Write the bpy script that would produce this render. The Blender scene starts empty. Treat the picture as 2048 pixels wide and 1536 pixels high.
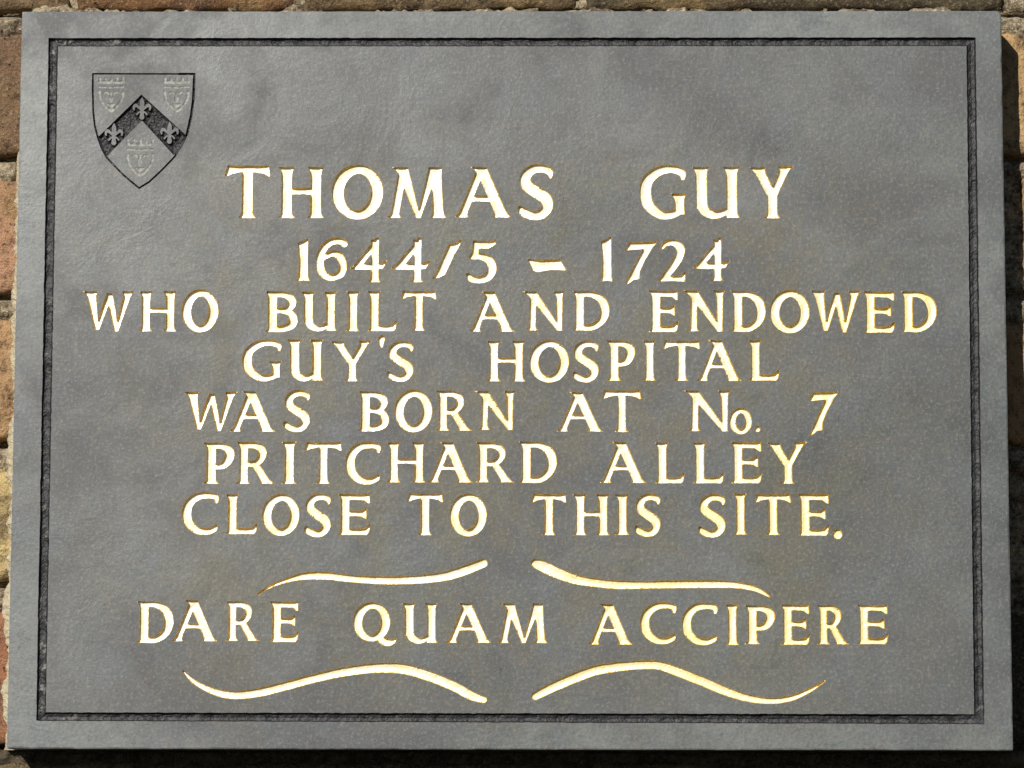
import bpy, bmesh, math, random
import numpy as np
from mathutils import Vector, Matrix, noise
from mathutils.geometry import delaunay_2d_cdt

MM = 0.001
ZC = 1.75            # height of the middle of the slab above the pavement (m)
TH = 26.0            # how far the slab stands off the brickwork (mm)
SW, SH = 520.0, 390.17   # slab width and height (mm)
scene = bpy.context.scene
COL = scene.collection

# ------------------------------------------------------------------ camera
cam_d = bpy.data.cameras.new('camera')
cam = bpy.data.objects.new('camera', cam_d)
COL.objects.link(cam)
scene.camera = cam
def rot_cam(yaw, pitch, roll):
    r = Matrix.Rotation(yaw, 3, 'Z') @ Matrix.Rotation(pitch, 3, 'X') @ Matrix.Rotation(roll, 3, 'Y')
    m = Matrix(((r[0][0], r[0][2], -r[0][1]), (r[1][0], r[1][2], -r[1][1]), (r[2][0], r[2][2], -r[2][1])))
    return m.to_4x4()
cam.matrix_world = Matrix.Translation((0.02207, -1.8 - TH * MM, ZC - 0.23691)) @ rot_cam(0.011658, 0.128346, -0.001892)
cam_d.sensor_width = 36.0
cam_d.lens = 36.0 * 6933.56 / 2048.0
cam_d.clip_start = 0.05
cam_d.clip_end = 200.0

# ------------------------------------------------------------------ daylight
SUN = Vector((-0.45, -1.0, 0.55)).normalized()      # towards the sun
elev = math.asin(SUN.z)
az = math.atan2(SUN.x, SUN.y)
w = bpy.data.worlds.new('World')
scene.world = w
w.use_nodes = True
nt = w.node_tree
nt.nodes.clear()
sky = nt.nodes.new('ShaderNodeTexSky')
sky.sky_type = 'NISHITA'
sky.sun_disc = False
sky.sun_elevation = elev
sky.sun_rotation = az
sky.air_density = 0.5
sky.dust_density = 0.1
bg = nt.nodes.new('ShaderNodeBackground')
bg.inputs['Strength'].default_value = 0.05
wo = nt.nodes.new('ShaderNodeOutputWorld')
nt.links.new(sky.outputs[0], bg.inputs['Color'])
nt.links.new(bg.outputs[0], wo.inputs['Surface'])
sl = bpy.data.lights.new('sun', 'SUN')
sl.energy = 5.0
sl.angle = math.radians(0.5)
sl.color = (1.0, 0.95, 0.88)
so = bpy.data.objects.new('sun', sl)
COL.objects.link(so)
so.matrix_world = Matrix.Translation((-1, -2, 3)) @ SUN.to_track_quat('Z', 'Y').to_matrix().to_4x4()
scene.view_settings.view_transform = 'Standard'
scene.view_settings.look = 'None'
scene.view_settings.gamma = 1.0
scene.view_settings.exposure = 0.0
scene.cycles.max_bounces = 6

# ------------------------------------------------------------------ node helpers
class NT:
    def __init__(self, name):
        self.m = bpy.data.materials.new(name)
        self.m.use_nodes = True
        self.t = self.m.node_tree
        self.t.nodes.clear()
        self.out = self.n('ShaderNodeOutputMaterial')
        self.b = self.n('ShaderNodeBsdfPrincipled')
        self.l(self.b.outputs[0], self.out.inputs['Surface'])
        self.tc = self.n('ShaderNodeTexCoord').outputs['Object']
    def n(self, typ, **kw):
        q = self.t.nodes.new(typ)
        for k, v in kw.items():
            setattr(q, k, v)
        return q
    def l(self, a, b):
        self.t.links.new(a, b)
    def setin(self, node, key, v):
        if hasattr(v, 'is_output') or isinstance(v, bpy.types.NodeSocket):
            self.l(v, node.inputs[key])
        else:
            node.inputs[key].default_value = v
    def mapping(self, scale=(1, 1, 1), rot=(0, 0, 0), loc=(0, 0, 0), vec=None):
        q = self.n('ShaderNodeMapping')
        self.l(vec or self.tc, q.inputs['Vector'])
        q.inputs['Scale'].default_value = scale
        q.inputs['Rotation'].default_value = rot
        self.setin(q, 'Location', loc)
        return q.outputs[0]
    def noise(self, scale, detail=4.0, rough=0.55, vec=None, dist=0.0):
        q = self.n('ShaderNodeTexNoise')
        self.l(vec or self.tc, q.inputs['Vector'])
        q.inputs['Scale'].default_value = scale
        q.inputs['Detail'].default_value = detail
        q.inputs['Roughness'].default_value = rough
        q.inputs['Distortion'].default_value = dist
        return q.outputs['Fac']
    def voronoi(self, scale, vec=None, feature='F1', rnd=1.0):
        q = self.n('ShaderNodeTexVoronoi', feature=feature)
        self.l(vec or self.tc, q.inputs['Vector'])
        q.inputs['Scale'].default_value = scale
        q.inputs['Randomness'].default_value = rnd
        return q.outputs['Distance']
    def ramp(self, fac, a, b, lo=0.0, hi=1.0):
        q = self.n('ShaderNodeMapRange', clamp=True)
        self.l(fac, q.inputs['Value'])
        q.inputs['From Min'].default_value = a
        q.inputs['From Max'].default_value = b
        q.inputs['To Min'].default_value = lo
        q.inputs['To Max'].default_value = hi
        return q.outputs[0]
    def math(self, op, a, b=0.0):
        q = self.n('ShaderNodeMath', operation=op)
        self.setin(q, 0, a)
        self.setin(q, 1, b)
        return q.outputs[0]
    def mix(self, fac, a, b, mode='MIX'):
        q = self.n('ShaderNodeMix', data_type='RGBA', blend_type=mode)
        q.clamp_factor = True
        self.setin(q, 0, fac)
        for k, v in ((6, a), (7, b)):
            if isinstance(v, bpy.types.NodeSocket):
                self.l(v, q.inputs[k])
            else:
                q.inputs[k].default_value = (*v, 1.0) if len(v) == 3 else v
        return q.outputs[2]
    def bump(self, h, dist, strength=1.0, normal=None):
        q = self.n('ShaderNodeBump')
        q.inputs['Strength'].default_value = strength
        q.inputs['Distance'].default_value = dist
        self.l(h, q.inputs['Height'])
        if normal:
            self.l(normal, q.inputs['Normal'])
        return q.outputs[0]
    def fin(self, color, rough, normal=None, metal=0.0, spec=0.5):
        self.setin(self.b, 'Base Color', color if isinstance(color, bpy.types.NodeSocket) else (*color, 1.0))
        self.setin(self.b, 'Roughness', rough)
        self.setin(self.b, 'Metallic', metal)
        self.b.inputs['Specular IOR Level'].default_value = spec
        if normal:
            self.l(normal, self.b.inputs['Normal'])
        return self.m

def slate_material():
    k = NT('riven slate')
    sep = k.n('ShaderNodeSeparateXYZ')
    k.l(k.tc, sep.inputs[0])
    absx = k.math('ABSOLUTE', sep.outputs['X'])
    absz = k.math('ABSOLUTE', sep.outputs['Z'])
    big = k.noise(6.0, 4.0, 0.6, dist=0.3)
    diag = k.noise(9.0, 4.0, 0.55, vec=k.mapping(scale=(0.7, 1.0, 1.2), rot=(0, 0.72, 0), loc=(0.13, 0.0, 0.31)), dist=0.5)
    cloud = k.noise(28.0, 5.0, 0.65, dist=0.5)
    mid = k.noise(120.0, 5.0, 0.7)
    fine = k.noise(560.0, 3.0, 0.8)
    fine2 = k.noise(330.0, 4.0, 0.8, vec=k.mapping(loc=(4, 4, 1)))
    c = k.mix(k.ramp(big, 0.40, 0.58), SL_A, SL_B)
    soft = k.noise(11.0, 5.0, 0.6, vec=k.mapping(loc=(0.4, 0.0, 0.9)), dist=0.6)
    c = k.mix(k.ramp(k.math('ADD', k.math('MULTIPLY', cloud, 0.4), k.math('MULTIPLY', soft, 0.6)), 0.47, 0.60, 0.0, 0.75), c, SL_D)
    c = k.mix(k.ramp(diag, 0.48, 0.62, 0.0, 0.85), c, SL_C)
    # one dark cleft plane runs down to the right through the upper right quarter
    X_, Z_ = sep.outputs['X'], sep.outputs['Z']
    perp = k.math('ADD', k.math('MULTIPLY', k.math('ADD', X_, -0.13), 0.54), k.math('MULTIPLY', k.math('ADD', Z_, -0.128), 0.84))
    along = k.math('ADD', k.math('MULTIPLY', k.math('ADD', X_, -0.13), 0.84), k.math('MULTIPLY', k.math('ADD', Z_, -0.128), -0.54))
    perp = k.math('ADD', perp, k.math('MULTIPLY', k.math('ADD', k.noise(22.0, 4.0, 0.6), -0.5), 0.05))
    band = k.math('MULTIPLY', k.ramp(k.math('ABSOLUTE', perp), 0.004, 0.020, 1.0, 0.0), k.ramp(k.math('ABSOLUTE', along), 0.03, 0.075, 1.0, 0.0))
    c = k.mix(k.math('MULTIPLY', band, 0.9), c, (0.036, 0.040, 0.043))
    band2 = k.math('MULTIPLY', k.ramp(k.math('ABSOLUTE', k.math('ADD', perp, 0.032)), 0.004, 0.022, 1.0, 0.0), k.ramp(k.math('ABSOLUTE', along), 0.04, 0.12, 1.0, 0.0))
    c = k.mix(k.math('MULTIPLY', band2, 0.6), c, (0.21, 0.22, 0.212))
    # the rubbed inner panel has kept more grime than the border round it
    pin = k.math('MULTIPLY', k.ramp(absx, 0.2425, 0.2395, 0.0, 1.0), k.ramp(absz, 0.1785, 0.1755, 0.0, 1.0))
    c = k.mix(k.math('MULTIPLY', pin, k.ramp(k.math('ADD', k.math('MULTIPLY', cloud, 0.5), k.math('MULTIPLY', big, 0.5)), 0.38, 0.62, 0.85, 0.25)), c, (0.052, 0.054, 0.054))
    # brown staining left by the gilder's size round the lines of text
    ax = k.ramp(absx, 0.14, 0.25, 1.0, 0.0)
    az_ = k.ramp(k.math('ABSOLUTE', k.math('ADD', sep.outputs['Z'], 0.03)), 0.10, 0.18, 1.0, 0.0)
    st = k.math('MULTIPLY', k.math('MULTIPLY', ax, az_), k.ramp(k.noise(24.0, 6.0, 0.7), 0.42, 0.58, 0.0, 1.0))
    c = k.mix(k.math('MULTIPLY', st, 0.85), c, SL_STAIN)
    # faint coloured mottle of the stone
    hue = k.noise(190.0, 3.0, 0.6, vec=k.mapping(loc=(2.0, 7.0, 4.0)))
    blue = k.noise(30.0, 4.0, 0.6, vec=k.mapping(loc=(6.0, 1.0, 8.0)))
    c = k.mix(k.ramp(blue, 0.54, 0.68, 0.0, 0.5), c, (0.078, 0.096, 0.104))
    c = k.mix(k.ramp(hue, 0.56, 0.70, 0.0, 0.5), c, (0.130, 0.108, 0.075))
    c = k.mix(k.ramp(hue, 0.44, 0.32, 0.0, 0.5), c, (0.068, 0.084, 0.090))
    c = k.mix(k.ramp(mid, 0.50, 0.32, 0.0, 0.5), c, (0.050, 0.051, 0.050))
    c = k.mix(k.ramp(fine, 0.53, 0.69, 0.0, 0.5), c, (0.240, 0.240, 0.222))
    c = k.mix(k.ramp(fine, 0.47, 0.32, 0.0, 0.55), c, (0.035, 0.035, 0.035))
    c = k.mix(k.ramp(fine2, 0.68, 0.74, 0.0, 0.7), c, (0.32, 0.32, 0.29))
    c = k.mix(k.ramp(fine2, 0.375, 0.31, 0.0, 0.85), c, (0.022, 0.022, 0.022))
    h = k.math('ADD', k.math('MULTIPLY', cloud, 1.2), k.math('MULTIPLY', mid, 0.30))
    h = k.math('ADD', h, k.math('MULTIPLY', fine, 0.30))
    h = k.math('ADD', h, k.math('MULTIPLY', diag, 1.2))
    n = k.bump(h, 0.00042, 0.7)
    rg = k.ramp(k.math('ADD', cloud, k.math('MULTIPLY', diag, -0.8)), -0.05, 0.28, 0.62, 0.38)
    return k.fin(c, rg, n, spec=0.85)
SL_A = (0.132, 0.144, 0.140)
SL_B = (0.056, 0.062, 0.062)
SL_C = (0.046, 0.050, 0.055)
SL_D = (0.175, 0.188, 0.176)
SL_STAIN = (0.088, 0.080, 0.044)

def cut_material(name='chiselled slate cut, blackened', glint=0.8):
    k = NT(name)
    a = k.noise(190.0, 4.0, 0.7)
    b = k.noise(250.0, 3.0, 0.6)
    z = k.noise(13.0, 2.0, 0.5)
    sp = k.n('ShaderNodeSeparateXYZ')
    k.l(k.tc, sp.inputs[0])
    c = k.mix(k.ramp(a, 0.38, 0.62), (0.008, 0.008, 0.009), (0.025, 0.025, 0.027))
    fl = k.math('MULTIPLY', k.ramp(b, 0.58, 0.68, 0.0, glint), k.math('MULTIPLY', k.ramp(z, 0.42, 0.60, 0.10, 0.85), k.ramp(sp.outputs['X'], -0.235, -0.15, 1.2, 0.30)))
    c = k.mix(fl, c, (0.30, 0.29, 0.27))
    n = k.bump(k.math('ADD', a, k.math('MULTIPLY', b, 0.5)), 0.0012, 1.0)
    return k.fin(c, 0.55, n, spec=0.5)

def fine_line_material():
    k = NT('fresh scratched slate')
    b = k.noise(500.0, 3.0, 0.7)
    c = k.mix(k.ramp(b, 0.40, 0.60), (0.16, 0.16, 0.148), (0.34, 0.34, 0.305))
    return k.fin(c, 0.7, k.bump(b, 0.0004, 0.8))

def gold_material():
    k = NT('weathered gold leaf')
    a = k.noise(70.0, 4.0, 0.6)
    b = k.noise(520.0, 3.0, 0.7)
    a2 = k.noise(7.0, 3.0, 0.5, vec=k.mapping(loc=(0.05, 0.0, 0.02)))
    c = k.mix(k.ramp(a, 0.42, 0.66), (1.0, 0.95, 0.78), (1.0, 0.87, 0.45))
    sp = k.n('ShaderNodeSeparateXYZ')
    k.l(k.tc, sp.inputs[0])
    lr = k.math('ADD', k.math('MULTIPLY', sp.outputs['X'], 1.2), k.math('MULTIPLY', sp.outputs['Z'], -1.2))
    # the leaf turns yellower towards the lower right
    c = k.mix(k.ramp(k.math('ADD', lr, k.math('MULTIPLY', k.math('ADD', a2, -0.5), 0.9)), 0.08, 0.34, 0.0, 0.65), c, (1.0, 0.86, 0.32))
    worn = k.ramp(k.noise(230.0, 4.0, 0.75), 0.665, 0.71)
    c = k.mix(k.math('MULTIPLY', worn, 0.6), c, (0.42, 0.28, 0.10))
    n = k.bump(k.math('ADD', a, k.math('MULTIPLY', b, 0.3)), 0.0002, 0.5)
    return k.fin(c, k.ramp(b, 0.3, 0.7, 0.40, 0.5), n, metal=k.ramp(worn, 0.0, 1.0, 0.45, 0.1), spec=0.6)

def gold_edge_material():
    k = NT('brown rim of gilding')  # browner gold on the faces along the rim of each cut
    b = k.noise(420.0, 3.0, 0.7)
    c = k.mix(k.ramp(b, 0.48, 0.66, 0.0, 0.7), (0.55, 0.36, 0.06), (1.0, 0.80, 0.28))
    return k.fin(c, 0.5, k.bump(b, 0.0004, 0.6), metal=0.15)

def brick_material():
    k = NT('old stock brick')
    oi = k.n('ShaderNodeObjectInfo')
    off = k.n('ShaderNodeCombineXYZ')
    k.l(k.math('MULTIPLY', oi.outputs['Random'], 37.0), off.inputs[0])
    k.l(k.math('MULTIPLY', oi.outputs['Random'], 91.0), off.inputs[2])
    v = k.mapping(loc=off.outputs[0])
    base = oi.outputs['Color']
    big = k.noise(26.0, 5.0, 0.65, vec=v, dist=0.6)
    mid = k.noise(140.0, 5.0, 0.75, vec=v)
    fine = k.noise(560.0, 3.0, 0.75, vec=v)
    c = k.mix(k.ramp(big, 0.50, 0.66, 0.0, 0.8), base, (0.085, 0.055, 0.040))
    c = k.mix(k.ramp(k.noise(20.0, 4.0, 0.6, vec=k.mapping(loc=(5, 2, 9), vec=v)), 0.52, 0.66, 0.0, 0.6), c, (0.30, 0.20, 0.085))
    c = k.mix(k.ramp(mid, 0.50, 0.32, 0.0, 0.8), c, (0.035, 0.023, 0.016))
    c = k.mix(k.ramp(fine, 0.54, 0.70, 0.0, 0.6), c, (0.42, 0.32, 0.21))
    pit = k.noise(330.0, 3.0, 0.6, vec=k.mapping(loc=(2, 3, 1), vec=v))
    c = k.mix(k.ramp(pit, 0.66, 0.72, 0.0, 0.85), c, (0.018, 0.013, 0.010))
    h = k.math('ADD', k.math('MULTIPLY', mid, 1.0), k.math('MULTIPLY', fine, 0.4))
    h = k.math('ADD', h, k.ramp(pit, 0.64, 0.74, 0.0, -0.5))
    return k.fin(c, 0.9, k.bump(h, 0.0026, 1.0), spec=0.2)

def mortar_material(name='crumbling lime mortar', pale=0.0):
    k = NT(name)
    mid = k.noise(105.0, 5.0, 0.75)
    fine = k.noise(460.0, 4.0, 0.75)
    c = k.mix(k.ramp(mid, 0.40, 0.60), (0.12, 0.085, 0.055), (0.46, 0.38, 0.25))
    c = k.mix(k.ramp(fine, 0.54, 0.66, 0.0, 0.8), c, (0.72, 0.63, 0.47))
    c = k.mix(k.ramp(fine, 0.44, 0.34, 0.0, 0.8), c, (0.030, 0.022, 0.016))
    sp = k.n('ShaderNodeSeparateXYZ')
    k.l(k.tc, sp.inputs[0])
    c = k.mix(k.ramp(sp.outputs['Z'], -0.188, -0.193, 0.0, 0.8), c, (0.045, 0.033, 0.024))   # shade under the slab painted into the mortar colour
    if pale:
        c = k.mix(pale, c, (0.66, 0.58, 0.40))
    h = k.math('ADD', mid, k.math('MULTIPLY', fine, 0.55))
    return k.fin(c, 0.95, k.bump(h, 0.0035, 1.0), spec=0.15)

M_SLATE = slate_material()
M_CUT = cut_material()
M_CHEV = cut_material('blackened field of the chevron', 0.6)
M_LINE = fine_line_material()
M_GOLD = gold_material()
M_GOLD_EDGE = gold_edge_material()
M_BRICK = brick_material()
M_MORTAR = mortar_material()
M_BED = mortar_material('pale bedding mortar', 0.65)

# ------------------------------------------------------------------ object helpers
def mesh_obj(name, verts, faces, mat, parent=None, loc=(0, 0, 0), smooth=False, mats=None):
    """verts in mm in the parent's frame (x right, y into the wall, z up)."""
    me = bpy.data.meshes.new(name)
    v = np.asarray(verts, dtype=float) * MM
    me.from_pydata(v.tolist(), [], faces)
    me.materials.append(mat)
    for p in me.polygons:
        p.use_smooth = smooth
    me.update()
    o = bpy.data.objects.new(name, me)
    o.location = loc
    COL.objects.link(o)
    if parent:
        o.parent = parent
    return o

def thing(name, label, cat, loc):
    o = bpy.data.objects.new(name, None)
    o.empty_display_size = 0.1
    o.location = loc
    o['label'] = label
    o['category'] = cat
    COL.objects.link(o)
    return o

def nz(x, y, z, s=1.0):
    return noise.noise(Vector((x * s, y * s, z * s)))

# ------------------------------------------------------------------ signed distance shapes (mm, inside < 0)
def sd_poly(P, poly):
    poly = np.asarray(poly, float)
    d = np.full(len(P), 1e18)
    s = np.ones(len(P))
    n = len(poly)
    for i in range(n):
        a = poly[i]; b = poly[i - 1]
        e = b - a
        w_ = P - a
        t = np.clip((w_ @ e) / max(e @ e, 1e-12), 0, 1)
        q = w_ - t[:, None] * e
        d = np.minimum(d, (q * q).sum(1))
        c1 = P[:, 1] >= a[1]; c2 = P[:, 1] < b[1]; c3 = e[0] * w_[:, 1] > e[1] * w_[:, 0]
        flip = (c1 & c2 & c3) | (~c1 & ~c2 & ~c3)
        s[flip] *= -1
    return s * np.sqrt(d)

def catmull(pts, per=10, closed=False):
    pts = np.asarray(pts, float)
    n = len(pts)
    out = []
    rng = range(n) if closed else range(n - 1)
    for i in rng:
        g = (lambda j: pts[j % n]) if closed else (lambda j: pts[min(max(j, 0), n - 1)])
        p0, p1, p2, p3 = g(i - 1), g(i), g(i + 1), g(i + 2)
        for k in range(per):
            t = k / per
            out.append(0.5 * ((2 * p1) + (-p0 + p2) * t + (2 * p0 - 5 * p1 + 4 * p2 - p3) * t * t + (-p0 + 3 * p1 - 3 * p2 + p3) * t ** 3))
    if not closed:
        out.append(pts[-1])
    return np.array(out)

def sd_stroke(P, pts, per=10, closed=False, raw=False):
    """pts: (x, y, width)"""
    s = np.asarray(pts, float) if raw else catmull(pts, per, closed)
    d = np.full(len(P), 1e18)
    n = len(s)
    for i in range(n if closed else n - 1):
        a = s[i]; b = s[(i + 1) % n]
        e = b[:2] - a[:2]
        w_ = P - a[:2]
        t = np.clip((w_ @ e) / max(e @ e, 1e-12), 0, 1)
        q = w_ - t[:, None] * e
        r = (a[2] + (b[2] - a[2]) * t) * 0.5
        d = np.minimum(d, np.sqrt((q * q).sum(1)) - r)
    return d

def limb(xt, xb, yt, yb, tw, s=(1, 1, 1, 1), ser=1.0, rng=0.12, waist=0.07, H=None, tb=None):
    """A cut stroke from top (xt, yt) to bottom (xb, yb), ends cut level; s = serif spread top-left, top-right, bottom-left, bottom-right."""
    H = H or (yt - yb)
    tb = tb or tw
    L, R = [], []
    for v in (0, 0.03, 0.07, 0.12, 0.2, 0.35, 0.5, 0.65, 0.8, 0.88, 0.93, 0.97, 1.0):
        x = xt + (xb - xt) * v
        y = yt + (yb - yt) * v
        hw = (tw + (tb - tw) * v) * 0.5 * (1 - waist * math.sin(math.pi * v))
        dt = abs(y - yt) / (rng * H); db = abs(y - yb) / (rng * H)
        et = max(0, 1 - dt) ** 2 * ser; eb = max(0, 1 - db) ** 2 * ser
        L.append((x - hw - s[0] * et - s[2] * eb, y))
        R.append((x + hw + s[1] * et + s[3] * eb, y))
    return ('p', L + R[::-1])

def glyph(ch, x0, x1, top, bot):
    w = x1 - x0; h = top - bot
    X = lambda u: x0 + u * w
    Y = lambda v: bot + v * h
    t = 0.215 * h; n = 0.135 * h; s = 0.055 * h
    P = []
    S = lambda pts, closed=False: ('s', pts, closed)
    def bar(xa, xb, y, th, endl=0, endr=0, up=0, dn=0):
        pts_t = [(xa, y + th / 2 + endl * up), (xa + 0.25 * (xb - xa), y + th * 0.42), (xa + 0.6 * (xb - xa), y + th * 0.42), (xb - 0.16 * (xb - xa), y + th * 0.5 ), (xb, y + th / 2 + endr * up)]
        pts_b = [(xb - endr * 0.2 * th, y - th / 2 - endr * dn), (xb - 0.2 * (xb - xa), y - th * 0.5), (xa + 0.6 * (xb - xa), y - th * 0.42), (xa + 0.2 * (xb - xa), y - th * 0.45), (xa + endl * 0.2 * th, y - th / 2 - endl * dn)]
        return ('p', pts_t + pts_b)
    if ch == 'I':
        c = 0.5; tt = min(t, w - 1.2 * s)
        P = [limb(X(c), X(c), top, bot, tt, ser=(w - tt) / 2)]
    elif ch == 'T':
        c = 0.5
        P = [limb(X(c), X(c), top - 0.01 * h, bot, t * 0.97, s=(0, 0, 1, 1), ser=s * 1.1),
             ('p', [(X(0.06), top), (X(0.3), top - 0.015 * h), (X(0.7), top - 0.015 * h), (X(0.97), top + 0.0 * h), (X(1.0), top - 0.20 * h), (X(0.97), top - 0.215 * h),
                    (X(0.84), top - 0.155 * h), (X(0.66), top - 0.13 * h), (X(0.34), top - 0.13 * h), (X(0.18), top - 0.155 * h), (X(0.03), top - 0.215 * h), (X(0.0), top - 0.19 * h)])]
    elif ch == 'H':
        P = [limb(x0 + s + t / 2, x0 + s + t / 2, top, bot, t, ser=s), limb(x1 - s - t / 2, x1 - s - t / 2, top, bot, t, ser=s),
             bar(x0 + s + t * 0.7, x1 - s - t * 0.7, Y(0.53), n * 1.02)]
    elif ch in 'Oo':
        f = 1.0 if ch == 'O' else 1.25
        tk = 0.222 * h * (1.0 if ch == 'O' else 1.12); th = 0.155 * h * f
        pts = []
        for k in range(16):
            a = 2 * math.pi * k / 16
            ww = th + (tk - th) * abs(math.cos(a + 0.18)) ** 1.3
            pts.append(((x0 + x1) / 2 + (w - ww) / 2 * math.cos(a), (top + bot) / 2 + (h - ww) / 2 * math.sin(a), ww))
        P = [S(pts, True)]
    elif ch == 'Q':
        xr = x0 + w * 0.86; yb = bot + 0.085 * h; hh = top - yb; ww0 = xr - x0
        pts = []
        for k in range(16):
            a = 2 * math.pi * k / 16
            ww = 0.14 * h + 0.075 * h * abs(math.cos(a + 0.18)) ** 1.3
            pts.append((x0 + ww0 / 2 + (ww0 - ww) / 2 * math.cos(a), (top + yb) / 2 + (hh - ww) / 2 * math.sin(a), ww))
        P = [S(pts, True), S([(X(0.58), Y(0.2), n * 0.9), (X(0.68), Y(0.1), n * 1.25), (X(0.80), Y(0.065), n * 1.3), (X(0.92), Y(0.085), n * 0.9), (X(0.99), Y(0.14), n * 0.25)])]
    elif ch == 'C':
        P = [S([(X(0.95), Y(0.78), n * 0.62), (X(0.93), Y(0.885), n * 1.0), (X(0.72), Y(0.925), n * 1.05), (X(0.42), Y(0.89), n * 1.3), (X(0.20), Y(0.72), t * 0.95), (X(0.14), Y(0.5), t * 1.03), (X(0.20), Y(0.28), t * 0.97),
                (X(0.42), Y(0.105), n * 1.25), (X(0.70), Y(0.075), n * 1.12), (X(0.90), Y(0.14), n * 1.0), (X(0.965), Y(0.21), n * 0.35)])]
    elif ch == 'G':
        P = [S([(X(0.92), Y(0.76), n * 0.55), (X(0.90), Y(0.86), n * 1.0), (X(0.70), Y(0.925), n * 1.05), (X(0.42), Y(0.89), n * 1.25), (X(0.18), Y(0.72), t * 0.93), (X(0.125), Y(0.49), t * 1.0), (X(0.19), Y(0.27), t * 0.95),
                (X(0.42), Y(0.095), n * 1.2), (X(0.66), Y(0.085), n * 1.1), (X(0.86), Y(0.16), n * 1.0)]),
             limb(X(0.84), X(0.855), Y(0.47), Y(0.09), t * 0.83, s=(1.0, 1.0, 0, 0), ser=s * 1.0, H=h, waist=0.02)]
    elif ch == 'S':
        P = [S([(X(0.93), Y(0.77), n * 0.35), (X(0.90), Y(0.87), n * 0.95), (X(0.68), Y(0.925), n * 1.05), (X(0.40), Y(0.905), n * 1.2), (X(0.20), Y(0.78), n * 1.45), (X(0.24), Y(0.63), t * 0.98), (X(0.50), Y(0.51), t * 1.02),
                (X(0.78), Y(0.39), t * 1.02), (X(0.84), Y(0.24), t * 0.92), (X(0.68), Y(0.11), n * 1.35), (X(0.42), Y(0.075), n * 1.15), (X(0.14), Y(0.14), n * 1.15), (X(0.045), Y(0.215), n * 0.5)])]
    elif ch == 'U':
        P = [limb(x0 + s + t / 2, x0 + s + t / 2 + 0.01 * w, top, Y(0.2), t, s=(1, 1, 0, 0), ser=s, H=h, waist=0.0),
             limb(x1 - s - t / 2, x1 - s - t / 2, top, Y(0.02), t * 0.97, s=(1, 1, 0.2, 1), ser=s, H=h, waist=0.05),
             S([(x0 + s + t / 2 + 0.01 * w, Y(0.32), t * 0.99), (X(0.25), Y(0.17), t * 0.9), (X(0.42), Y(0.08), n * 1.2), (X(0.60), Y(0.10), n * 1.0), (X(0.78), Y(0.2), n * 0.8)])]
    elif ch == 'Y':
        P = [limb(X(0.15), X(0.50), top - 0.02 * h, Y(0.46), t * 1.05, s=(1, 1, 0, 0), ser=s * 1.0, H=h, waist=0.02, tb=t * 1.0),
             limb(X(0.86), X(0.53), top, Y(0.44), t * 0.92, s=(0.9, 1, 0, 0), ser=s * 1.2, H=h, waist=0.02, tb=t * 0.85),
             limb(X(0.515), X(0.51), Y(0.52), bot, t * 1.0, s=(0, 0, 1, 1), ser=s * 1.1, H=h, waist=0.03)]
    elif ch == 'A':
        xa = 0.46
        P = [limb(X(xa), X(0.105), top - 0.03 * h, bot, t * 0.80, s=(0, 0, 0.8, 1), ser=s * 1.15, H=h, waist=0.03, tb=t * 0.78),
             limb(X(xa - 0.01), X(0.85), top, bot, t * 1.18, s=(1.3, 0, 1, 1), ser=s * 1.15, H=h, waist=0.02),
             bar(X(0.26), X(0.70), Y(0.375), n * 1.0)]
    elif ch == 'M':
        P = [limb(X(0.26), X(0.11), top - 0.02 * h, bot, t * 0.80, s=(0, 0, 1, 1), ser=s * 1.1, waist=0.04),
             limb(X(0.235), X(0.525), top, bot, t * 1.2, s=(1.1, 0, 0, 0), ser=s * 1.1, waist=0.0, tb=t * 0.45),
             limb(X(0.80), X(0.535), top, bot, t * 0.95, s=(0, 0, 0, 0), ser=s, waist=0.0, tb=t * 0.35),
             limb(X(0.83), X(0.88), top, bot, t * 1.05, s=(0, 0.4, 1, 1), ser=s * 1.1, waist=0.06)]
    elif ch == 'W':
        P = [limb(X(0.135), X(0.265), top, bot + 0.04 * h, t * 1.15, s=(1.2, 1, 0, 0), ser=s * 1.1, waist=0.0, tb=t * 0.42),
             limb(X(0.505), X(0.275), top - 0.05 * h, bot + 0.04 * h, t * 0.55, s=(0, 0, 0, 0), ser=0, waist=-0.3, tb=t * 0.40),
             limb(X(0.505), X(0.645), top - 0.05 * h, bot, t * 0.65, s=(0, 0, 0, 0), ser=0, waist=-0.35, tb=t * 0.40),
             limb(X(0.875), X(0.655), top, bot, t * 0.92, s=(1, 1.2, 0, 0), ser=s * 1.1, waist=0.0, tb=t * 0.36)]
    elif ch == 'N':
        P = [limb(X(0.20), X(0.18), top - 0.02 * h, bot, t * 0.83, s=(0, 0, 1, 1), ser=s * 1.1, waist=0.04),
             limb(X(0.14), X(0.88), top, bot - 0.005 * h, t * 1.42, s=(1.2, 0, 0, 0), ser=s, waist=0.0, tb=t * 0.7),
             limb(X(0.86), X(0.86), top, bot, t * 0.90, s=(1, 1, 0, 0), ser=s * 1.1, waist=0.02, tb=t * 0.72)]
    elif ch == 'B':
        sx = x0 + s + t / 2
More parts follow.
